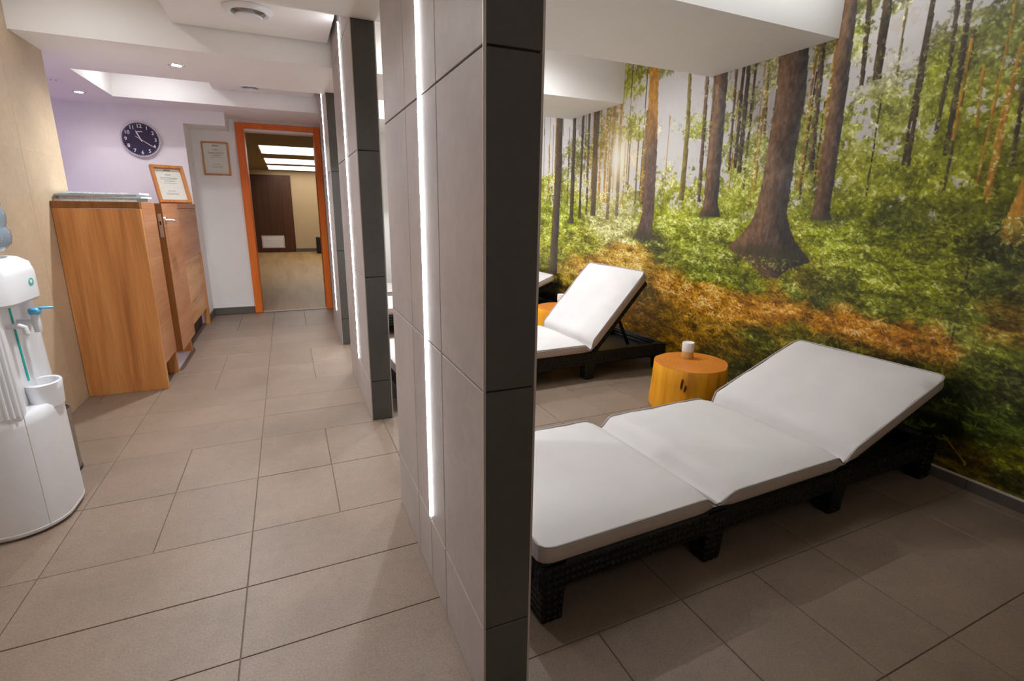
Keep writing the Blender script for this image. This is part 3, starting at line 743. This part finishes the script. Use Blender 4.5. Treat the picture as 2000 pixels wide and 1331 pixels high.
# ------------------------------------------------------------------ printed forest mural on the right wall
TRUNKS = [
 ('d', [(5.098, 2.14, 0.13), (5.092, 1.622, 0.1444), (5.138, 0.624, 0.1716), (5.166, 0.494, 0.2487)]),
 ('d', [(4.787, 2.095, 0.0663), (4.775, 1.123, 0.0852), (4.793, 1.076, 0.1396)]),
 ('d', [(4.62, 2.089, 0.0433), (4.615, 1.126, 0.0504)]),
 ('d', [(4.508, 2.091, 0.037), (4.483, 1.144, 0.0385)]),
 ('d', [(4.384, 2.094, 0.0796), (4.362, 1.16, 0.0921)]),
 ('t', [(4.205, 2.079, 0.0331), (4.188, 1.282, 0.0343)]),
 ('t', [(4.297, 2.085, 0.0214), (4.266, 1.283, 0.0265)]),
 ('o', [(4.091, 2.086, 0.0475), (4.112, 1.127, 0.0421)]),
 ('o', [(3.991, 2.082, 0.0457), (3.965, 1.13, 0.0477)]),
 ('t', [(4.148, 2.07, 0.0243), (4.144, 1.273, 0.0253)]),
 ('b', [(3.72, 1.926, 0.0172), (3.709, 1.262, 0.0214)]),
 ('b', [(3.627, 1.978, 0.033), (3.607, 1.261, 0.0341)]),
 ('o', [(3.582, 2.318, 0.1077), (3.539, 1.685, 0.1358), (3.521, 1.188, 0.1522), (3.554, 1.023, 0.1897), (3.575, 0.968, 0.2881)]),
 ('l', [(3.172, 2.192, 0.0318), (3.141, 1.756, 0.0431), (3.141, 1.289, 0.0555)]),
 ('b', [(2.994, 2.121, 0.0342), (2.959, 1.276, 0.0357)]),
 ('b', [(2.922, 2.106, 0.0236), (2.9, 1.321, 0.0247)]),
 ('b', [(2.859, 2.108, 0.1006), (2.841, 1.248, 0.1349), (2.84, 1.178, 0.1936)]),
 ('b', [(2.74, 2.112, 0.0215), (2.709, 1.473, 0.0222)]),
 ('d', [(2.683, 2.114, 0.025), (2.66, 1.489, 0.0302)]),
 ('d', [(2.642, 2.105, 0.0326), (2.621, 1.455, 0.0381)]),
 ('l', [(2.493, 2.112, 0.015), (2.457, 1.648, 0.0191)]),
 ('b', [(2.152, 2.141, 0.0336), (2.111, 1.442, 0.038)]),
 ('b', [(2.051, 2.114, 0.0144), (2.052, 1.174, 0.0188)]),
 ('b', [(2.332, 2.113, 0.1948), (2.306, 1.848, 0.1964), (2.321, 1.632, 0.1981), (2.324, 1.394, 0.206), (2.339, 1.18, 0.2337), (2.343, 1.11, 0.3068), (2.349, 1.035, 0.42), (2.36, 0.981, 0.5672), (2.332, 0.952, 0.575), (2.282, 0.925, 0.5153), (2.294, 0.88, 0.2889), (2.284, 0.824, 0.133)]),
 ('b', [(2.031, 2.315, 0.0723), (2.025, 2.06, 0.088), (2.013, 1.796, 0.0895), (2.008, 1.428, 0.0922), (2.008, 1.205, 0.1001), (2.008, 1.175, 0.1278)]),
 ('d', [(1.934, 2.283, 0.0288), (1.898, 1.838, 0.024)]),
 ('d', [(1.84, 2.251, 0.0467), (1.827, 1.851, 0.0431)]),
 ('l', [(1.747, 2.22, 0.0115), (1.733, 1.841, 0.0119)]),
 ('d', [(1.634, 2.182, 0.0192), (1.622, 1.864, 0.0175), (1.609, 1.434, 0.0227)]),
 ('d', [(1.538, 2.149, 0.0219), (1.514, 1.826, 0.0162), (1.515, 1.567, 0.0146)]),
 ('d', [(1.493, 2.134, 0.025), (1.468, 1.778, 0.0255), (1.461, 1.465, 0.0202)]),
 ('t', [(1.45, 1.922, 0.0114), (1.44, 1.527, 0.0138)]),
 ('t', [(1.386, 1.812, 0.0128), (1.366, 1.579, 0.013)]),
 ('d', [(1.235, 1.73, 0.0196), (1.213, 1.407, 0.015)]),
 ('t', [(1.109, 1.527, 0.066), (1.128, 1.341, 0.078), (1.143, 1.184, 0.0903), (1.146, 1.134, 0.1041), (1.149, 1.103, 0.0655)]),
 ('d', [(1.279, 1.018, 0.0074), (1.274, 0.85, 0.0075), (1.278, 0.643, 0.0057)]),
 ('t', [(1.217, 0.207, 0.0038), (1.119, 0.117, 0.0125)]),
]
TONES = [
 (5.374, 2.065, 205, 197, 195),
 (5.352, 1.745, 210, 200, 198),
 (5.307, 1.445, 130, 135, 60),
 (4.953, 1.146, 112, 122, 45),
 (5.229, 0.862, 120, 125, 50),
 (4.685, 1.742, 118, 112, 70),
 (4.223, 1.702, 140, 115, 60),
 (4.014, 1.641, 250, 225, 170),
 (3.848, 1.832, 135, 138, 65),
 (3.865, 2.268, 120, 125, 60),
 (3.355, 1.989, 208, 198, 195),
 (3.253, 1.655, 205, 195, 180),
 (3.406, 1.481, 165, 165, 105),
 (3.26, 1.286, 145, 150, 72),
 (3.0, 1.732, 140, 145, 80),
 (2.738, 1.825, 150, 153, 100),
 (2.54, 1.854, 150, 150, 115),
 (2.491, 1.553, 120, 125, 75),
 (2.615, 1.312, 128, 135, 62),
 (2.677, 1.148, 118, 126, 52),
 (2.144, 1.916, 155, 155, 120),
 (2.129, 1.656, 115, 120, 70),
 (1.842, 1.619, 138, 143, 78),
 (1.927, 2.08, 120, 125, 70),
 (1.768, 2.058, 195, 182, 168),
 (1.742, 1.922, 180, 172, 150),
 (1.715, 1.717, 130, 135, 80),
 (1.588, 1.631, 128, 133, 70),
 (1.529, 1.852, 100, 105, 48),
 (1.487, 1.638, 92, 97, 43),
 (1.387, 1.877, 100, 105, 60),
 (1.377, 1.561, 105, 110, 48),
 (1.269, 1.547, 125, 130, 60),
 (1.771, 1.37, 118, 124, 56),
 (1.536, 1.36, 112, 117, 50),
 (1.281, 1.348, 102, 107, 46),
 (1.857, 1.114, 112, 124, 45),
 (1.612, 1.173, 78, 86, 40),
 (1.388, 1.134, 82, 88, 40),
 (1.196, 1.1, 48, 52, 30),
 (1.687, 0.917, 112, 120, 52),
 (1.442, 0.872, 98, 105, 46),
 (1.158, 0.912, 62, 68, 36),
 (1.8, 0.794, 78, 84, 40),
 (2.075, 0.783, 88, 82, 42),
 (2.742, 0.974, 92, 98, 40),
 (3.05, 0.99, 115, 124, 50),
 (3.299, 1.133, 125, 135, 58),
 (3.397, 0.929, 62, 64, 36),
 (3.203, 0.864, 80, 82, 42),
 (4.413, 0.91, 120, 118, 55),
 (4.067, 1.023, 150, 145, 100),
 (4.384, 0.612, 150, 105, 52),
 (4.79, 0.511, 115, 100, 50),
 (3.729, 0.819, 165, 125, 65),
 (3.231, 0.62, 170, 115, 60),
 (2.832, 0.583, 168, 112, 58),
 (2.46, 0.593, 172, 115, 60),
 (2.191, 0.641, 168, 108, 56),
 (1.918, 0.625, 162, 105, 55),
 (1.686, 0.622, 155, 98, 54),
 (1.508, 0.621, 150, 95, 55),
 (1.351, 0.626, 135, 92, 50),
 (2.812, 0.789, 85, 95, 40),
 (2.483, 0.743, 82, 92, 38),
 (2.137, 0.744, 70, 78, 36),
 (2.98, 0.883, 95, 102, 45),
 (1.934, 0.716, 62, 68, 36),
 (1.605, 0.745, 82, 88, 40),
 (1.415, 0.73, 85, 90, 42),
 (1.284, 0.803, 85, 92, 42),
 (1.211, 0.725, 100, 105, 55),
 (1.089, 0.74, 125, 100, 55),
 (1.098, 0.616, 90, 98, 46),
 (1.176, 0.547, 60, 66, 32),
 (1.065, 0.535, 42, 46, 28),
 (1.25, 0.427, 18, 20, 12),
 (1.14, 0.368, 30, 34, 18),
 (1.209, 0.216, 12, 13, 8),
 (1.026, 0.342, 48, 58, 28),
 (1.079, 0.248, 38, 45, 20),
 (1.093, 0.13, 68, 55, 24),
 (0.991, 0.168, 70, 72, 28),
 (0.926, 0.105, 45, 42, 20),
 (2.308, 0.42, 62, 62, 30),
 (2.396, 0.187, 40, 40, 20),
 (2.556, 0.361, 85, 70, 34),
 (3.199, 0.378, 85, 62, 30),
 (3.486, 0.585, 60, 50, 28),
 (3.009, 0.295, 110, 78, 38),
 (2.625, 0.195, 75, 62, 32),
 (2.753, 0.391, 115, 85, 42),
 (3.523, 0.314, 80, 55, 30),
 (2.062, 0.509, 82, 78, 36),
 (1.889, 0.459, 60, 62, 30),
 (1.741, 0.468, 62, 60, 30),
 (1.604, 0.463, 58, 56, 28),
 (1.457, 0.477, 48, 46, 24),
 (5.281, 0.686, 85, 85, 40),
 (5.131, 0.353, 25, 22, 15),
 (5.177, 0.109, 18, 16, 12),
 (4.776, 0.348, 60, 50, 28),
]

def paint_mural():
    rng = np.random.default_rng(5)
    lat = [rng.random((256, 256)) for _ in range(12)]
    def vn(x, y_, s):
        L_ = lat[s % 12]; xi = np.floor(x).astype(int); yi = np.floor(y_).astype(int); fx = x-xi; fy = y_-yi
        fx = fx*fx*(3-2*fx); fy = fy*fy*(3-2*fy); xi &= 255; yi &= 255; x1 = (xi+1) & 255; y1 = (yi+1) & 255
        return (L_[xi, yi]*(1-fx)+L_[x1, yi]*fx)*(1-fy)+(L_[xi, y1]*(1-fx)+L_[x1, y1]*fx)*fy
    def fbm(x, y_, s, o=4, g=.55):
        t = 0; a = 1; n = 0
        for k in range(o): t = t+a*vn(x*2**k+17.3*k, y_*2**k+9.1*k, s+k); n += a; a *= g
        return t/n
    # non-uniform grid of the print, metres on the wall
    ys_ = [-1.58]
    while ys_[-1] < 6.92:
        p = ys_[-1]; ys_.append(p+(.05 if p < -.7 else .014 if p < .6 else .0045 if p < 2.2 else .0065 if p < 4.0 else .010 if p < 5.65 else .05))
    ys_ = np.array(ys_); zs_ = np.linspace(.0565, 2.49, 540)
    Yg, Zg = np.meshgrid(ys_, zs_, indexing='ij'); sh = Yg.shape
    # broad tones
    pts = np.array(TONES); 
    lin = np.where(pts[:, 2:]/255 <= .04045, pts[:, 2:]/255/12.92, ((pts[:, 2:]/255+.055)/1.055)**2.4)
    wy = Yg+.11*(fbm(Yg*4, Zg*7, 0)-.5)*2; wz = Zg+.05*(fbm(Yg*5+40, Zg*9, 3)-.5)*2
    num = np.zeros(sh+(3,)); den = np.zeros(sh)
    for (py, pz, *_), c in zip(pts, lin):
        sc = .55+.25*max(0, py-1.5)        # the picture is seen more and more obliquely to the left
        d2 = ((wy-py)/sc)**2+((wz-pz)/.45)**2
        k = 1/(d2+.0025)**2.2
        num += k[..., None]*c; den += k
    img = num/den[..., None]
    ground = 1/(1+np.exp(-(1.17+.05*(fbm(Yg*3, Zg*0+2, 5)-.5)-Zg)/.035))     # 1 on the forest floor
    sky = np.array([.58, .54, .52])
    # leaf masses and sky gaps
    n1 = fbm(Yg*16, Zg*20, 1, 5, .65); n2 = fbm(Yg*55, Zg*55, 4, 3, .6); n3 = fbm(Yg*5, Zg*6, 6, 4)
    n4 = fbm(Yg*120, Zg*120, 2, 2, .7)
    leaf = np.exp(2.3*(n1-.5)+1.9*(n2-.5)+1.2*(n4-.5)+2.0*(n3-.5))
    lum = img.mean(-1); skyish = np.clip((lum-.33)/.15, 0, 1)
    up = img*np.where(skyish > .5, 1.0, leaf)[..., None]
    gap = (fbm(Yg*13, Zg*15, 8, 4, .6)*.65+n2*.35+.20*np.clip((lum-.13)/.22, 0, 1)+.04*np.clip((Zg-1.5)/.6, -1, 1)-.05*np.clip((2.2-Yg)/.6, 0, 1))
    gm = np.clip((gap-.60)/.05, 0, 1)*(1-ground)
    up = up*(1-gm[..., None]*.9)+sky*gm[..., None]*.9
    # moss, needles: streaky relief
    s1 = fbm(Yg*9, Zg*32, 2, 5, .66); s2 = fbm(Yg*55, Zg*95, 7, 3, .7)
    low = img*np.exp(3.6*(s1-.5)+2.6*(s2-.5)+1.4*(n4-.5))[..., None]*np.array([1.05, 1.05, .9])
    dk = np.clip((fbm(Yg*7, Zg*16, 9, 4)-.58)/.1, 0, 1)*.5
    low *= (1-dk)[..., None]
    img = up*(1-ground[..., None])+low*ground[..., None]
    # distant thin trunks
    tmask = np.zeros(sh, bool)
    def trunk(kind, nodes, wob=.35):
        zz = np.array([n[1] for n in nodes]); yc = np.array([n[0] for n in nodes]); ww = np.array([n[2] for n in nodes])
        if zz[0] > 2.02:                                    # runs on upwards behind the beams
            k = (2.6-zz[0])/(zz[0]-zz[1]); yc = np.r_[yc[0]+(yc[0]-yc[1])*k, yc]; ww = np.r_[ww[0], ww]; zz = np.r_[2.6, zz]
        i0 = max(0, np.searchsorted(ys_, yc.min()-ww.max()-.02)); i1 = min(len(ys_), np.searchsorted(ys_, yc.max()+ww.max()+.02))
        if i1-i0 < 1: return
        Y = Yg[i0:i1]; Z = Zg[i0:i1]; o = np.argsort(zz)
        cy = np.interp(Z, zz[o], yc[o]); hw = np.interp(Z, zz[o], ww[o])/2
        t = (Y-cy)/np.maximum(hw, .004)                     # +1 = left edge in the picture
        edge = 1+wob*.45*(fbm(Y*30, Z*22, 2, 3)-.5)
        msk = (np.abs(t) < edge) & (Z > zz.min()-.012) & (Z < zz.max())
        bark = np.exp(1.5*(fbm(Y*70, Z*34, 3, 4, .6)-.5)+.8*(fbm(Y*14, Z*9, 7, 3)-.5))
        zr = np.clip((Z-zz.min())/max(.2, (zz.max()-zz.min())), 0, 1)
        def L(*c): return np.array([s2l(v) for v in c])
        if kind == 'b':
            a = np.clip(.5+.75*t+.5*(fbm(Y*22, Z*12, 5, 3)-.5), 0, 1)**1.2
            c = L(62, 58, 56)*(1-a[..., None])+L(122, 96, 76)*a[..., None]
            c = c*(1-.45*np.clip(1-2.2*zr, 0, 1))[..., None]
        elif kind == 'd':
            a = np.clip(.25+.5*t, 0, 1); c = L(50, 44, 38)*(1-a[..., None])+L(84, 68, 50)*a[..., None]
        elif kind == 'o':
            a = np.clip((zr-.42)/.45, 0, 1); c = L(74, 62, 58)*(1-a[..., None])+L(190, 132, 72)*a[..., None]
            a2 = np.clip(.2-.9*t, 0, 1)*.0+np.clip(-.1+.6*t, 0, 1)*.35; c = c*(1-a2[..., None])+L(140, 84, 50)*a2[..., None]
        elif kind == 't':
            a = np.clip(.55+.45*t, 0, 1); c = L(104, 76, 40)*(1-a[..., None])+L(178, 128, 72)*a[..., None]
        else:
            a = np.clip(.5+.5*t, 0, 1)*(.4+.6*zr); c = L(78, 66, 46)*(1-a[..., None])+L(150, 138, 82)*a[..., None]
        img[i0:i1][msk] = (c*bark[..., None])[msk]
        if ww.max() >= .05: tmask[i0:i1] |= msk
    for k in range(46):
        y_ = rng.uniform(2.2, 5.6) if k < 34 else rng.uniform(.9, 2.2); wd = rng.uniform(.008, .022); zb = rng.uniform(1.2, 1.45)
        trunk('t' if rng.random() < .45 else 'd', [(y_, rng.uniform(1.7, 2.4), wd*.8), (y_-.01, zb, wd)])
    for k, nd in TRUNKS:
        if max(n[2] for n in nd) < .05: trunk(k, nd)
    # leaves and needles, each a small printed stroke
    def strokes(n, yr, zr_, ln, wd, tint, jit, op=.8, flat=1.0, cond=None, over=False):
        yy_ = rng.uniform(*yr, n); zz = rng.uniform(*zr_, n); an = rng.uniform(-1.6, 1.6, n)*flat; ll = rng.uniform(*ln, n); q = rng.random((n, 3))
        for i in range(n):
            fy = 1+.35*max(0, yy_[i]-1.6); l_ = ll[i]; w_ = wd*(.6+.8*q[i, 0])
            a0 = np.searchsorted(ys_, yy_[i]-l_*fy); a1 = np.searchsorted(ys_, yy_[i]+l_*fy)+1
            b0 = int((zz[i]-l_-.0565)/.00451); b1 = int((zz[i]+l_-.0565)/.00451)+2
            if b0 < 0 or b1 > 540 or a1-a0 < 2: continue
            Y = (Yg[a0:a1, b0:b1]-yy_[i])/fy; Z = Zg[a0:a1, b0:b1]-zz[i]; c_, s_ = math.cos(an[i]), math.sin(an[i])
            p = Y*c_+Z*s_; r = -Y*s_+Z*c_
            mk = (p/l_)**2+(r/w_)**2 < 1
            if not mk.any() or (not over and tmask[a0:a1, b0:b1].any()): continue
            sub = img[a0:a1, b0:b1]; base = sub.mean((0, 1))
            if cond and not cond(base, yy_[i], zz[i]): continue
            g_ = math.exp(jit*(q[i, 1]*2-1)+.25); c = (base*.55+base.mean()*np.array(tint)*.45*3/sum(tint))*g_
            sub[mk] = sub[mk]*(1-op)+c*op
    green = (.95, 1.12, .32); orange = (1.5, .78, .28)
    leafy = lambda b, y_, z: b[1] > b[2]*1.25 and b.mean() < .4
    strokes(11000, (-.6, 2.6), (1.15, 2.2), (.004, .012), .0042, green, .9, .75, 1, leafy)
    strokes(7000, (2.0, 5.5), (1.1, 2.1), (.004, .012), .0042, green, .8, .7, 1, leafy)
    for k, nd in TRUNKS:
        if max(n[2] for n in nd) >= .05: trunk(k, nd, .22)
    strokes(20000, (-.6, 3.0), (.1, 1.16), (.004, .013), .0036, green, 1.1, .75, .6, lambda b, y_, z: b[1] > b[0]*.92)
    strokes(8000, (2.6, 5.6), (.45, 1.16), (.004, .012), .0040, green, 1.0, .7, .6, lambda b, y_, z: b[1] > b[0]*.92)
    strokes(9000, (1.2, 5.4), (.25, 1.05), (.008, .024), .0026, orange, 1.0, .75, .8, lambda b, y_, z: b[0] > b[1]*1.15)
    for (ty, tz, tw, td) in ((2.33, .955, .30, .05), (3.57, .985, .22, .05), (2.84, 1.18, .14, .03), (1.96, 1.165, .12, .03), (1.11, 1.08, .10, .05), (1.02, 1.0, .14, .08)):
        d2 = ((Yg-ty)/tw)**2+((Zg-tz)/td)**2; k = np.exp(-d2*d2)*.62*(.55+.9*s1)
        img[:] = img*(1-np.clip(k, 0, .8)[..., None])+np.array([.030, .034, .018])*np.clip(k, 0, .8)[..., None]
    strokes(260, (2.1, 2.7), (.86, .93), (.004, .012), .0036, green, 1.2, .8, .8, None, True)
    strokes(300, (3.3, 3.85), (.92, .97), (.004, .012), .0036, green, 1.2, .8, .8, None, True)
    strokes(700, (.85, 1.25), (1.02, 1.2), (.005, .014), .004, green, 1.2, .8, 1, None, True)
    # ferns catching light in the dark corner
    def fern(y0, z0, n, sz):
        for k in range(n):
            a = rng.uniform(-.3, 3.4); l_ = rng.uniform(.5, 1)*sz; cy, cz_ = y0+l_*.5*math.cos(a), z0+l_*.35*math.sin(a)
            m = (((Yg-cy)*math.cos(a)+(Zg-cz_)*math.sin(a)*1.3)/(l_*.5))**2+((-(Yg-cy)*math.sin(a)+(Zg-cz_)*math.cos(a)*1.0)/(l_*.09))**2 < 1+1.2*(n2-.5)
            c = np.array([s2l(96), s2l(112), s2l(52)])*rng.uniform(.35, 1.3); img[m] = img[m]*.4+c*.6
    for k in range(34):
        fy_, fz_ = rng.uniform(.86, 1.42), rng.uniform(.16, .80)
        fern(fy_, fz_, int(rng.integers(5, 10)), rng.uniform(.03, .06)*(1.2 if fz_ < .5 else .9))
    # low sun between the trunks
    d2 = ((Yg-4.0)/.11)**2+((Zg-1.645)/.15)**2
    gl = np.exp(-d2)*.9+np.exp(-d2/9)*.22
    img[:] = img*(1-.3*gl[..., None])+gl[..., None]*np.array([1.0, .74, .36])*.85
    core = np.exp(-(((Yg-4.03)/.04)**2+((Zg-1.635)/.085)**2)); img[:] = img*(1-core[..., None])+core[..., None]*np.array([1., .97, .9])
    lm = img@np.array([.3, .59, .11]); sat = 1.22*(lm < .42)+1.0*(lm >= .42)
    img = np.maximum(lm[..., None]+(img-lm[..., None])*sat[..., None], .002)
    img = img*np.where((img[..., 1] > img[..., 0]*.98)[..., None], np.array([1.07, 1.0, .95]), 1.0)
    img = np.clip(img*PRINT_GAIN/(1+.75*img), .003, .85)
    ny, nz = sh
    co = np.empty((ny, nz, 3), dtype=np.float32); co[..., 0] = 0; co[..., 1] = Yg; co[..., 2] = Zg
    me = bpy.data.meshes.new('wall_mural')
    idx = np.arange(ny*nz).reshape(ny, nz)
    quads = np.stack([idx[:-1, :-1], idx[:-1, 1:], idx[1:, 1:], idx[1:, :-1]], -1).reshape(-1, 4).astype(np.int32)
    nq = len(quads)
    me.vertices.add(ny*nz); me.vertices.foreach_set('co', co.ravel())
    me.loops.add(nq*4); me.loops.foreach_set('vertex_index', quads.ravel())
    me.polygons.add(nq); me.polygons.foreach_set('loop_start', np.arange(0, nq*4, 4, dtype=np.int32))
    try: me.polygons.foreach_set('loop_total', np.full(nq, 4, dtype=np.int32))
    except Exception: pass
    me.update(calc_edges=True)
    ca = me.color_attributes.new('print', 'FLOAT_COLOR', 'POINT')
    rgba = np.ones((ny*nz, 4), dtype=np.float32); rgba[:, :3] = img.reshape(-1, 3); ca.data.foreach_set('color', rgba.ravel())
    t = NT('forest_print'); at = t.new('ShaderNodeVertexColor'); at.layer_name = 'print'
    t.done(at.outputs['Color'], .42, 0, .35); me.materials.append(t.m)
    o = bpy.data.objects.new('wall_mural', me); COL.objects.link(o); o.location = (2.7185, 0, 0)
    set_props(o, 'forest photo mural with sunlit tree trunks covering the right wall', 'mural')
PRINT_GAIN = 1.5
paint_mural()
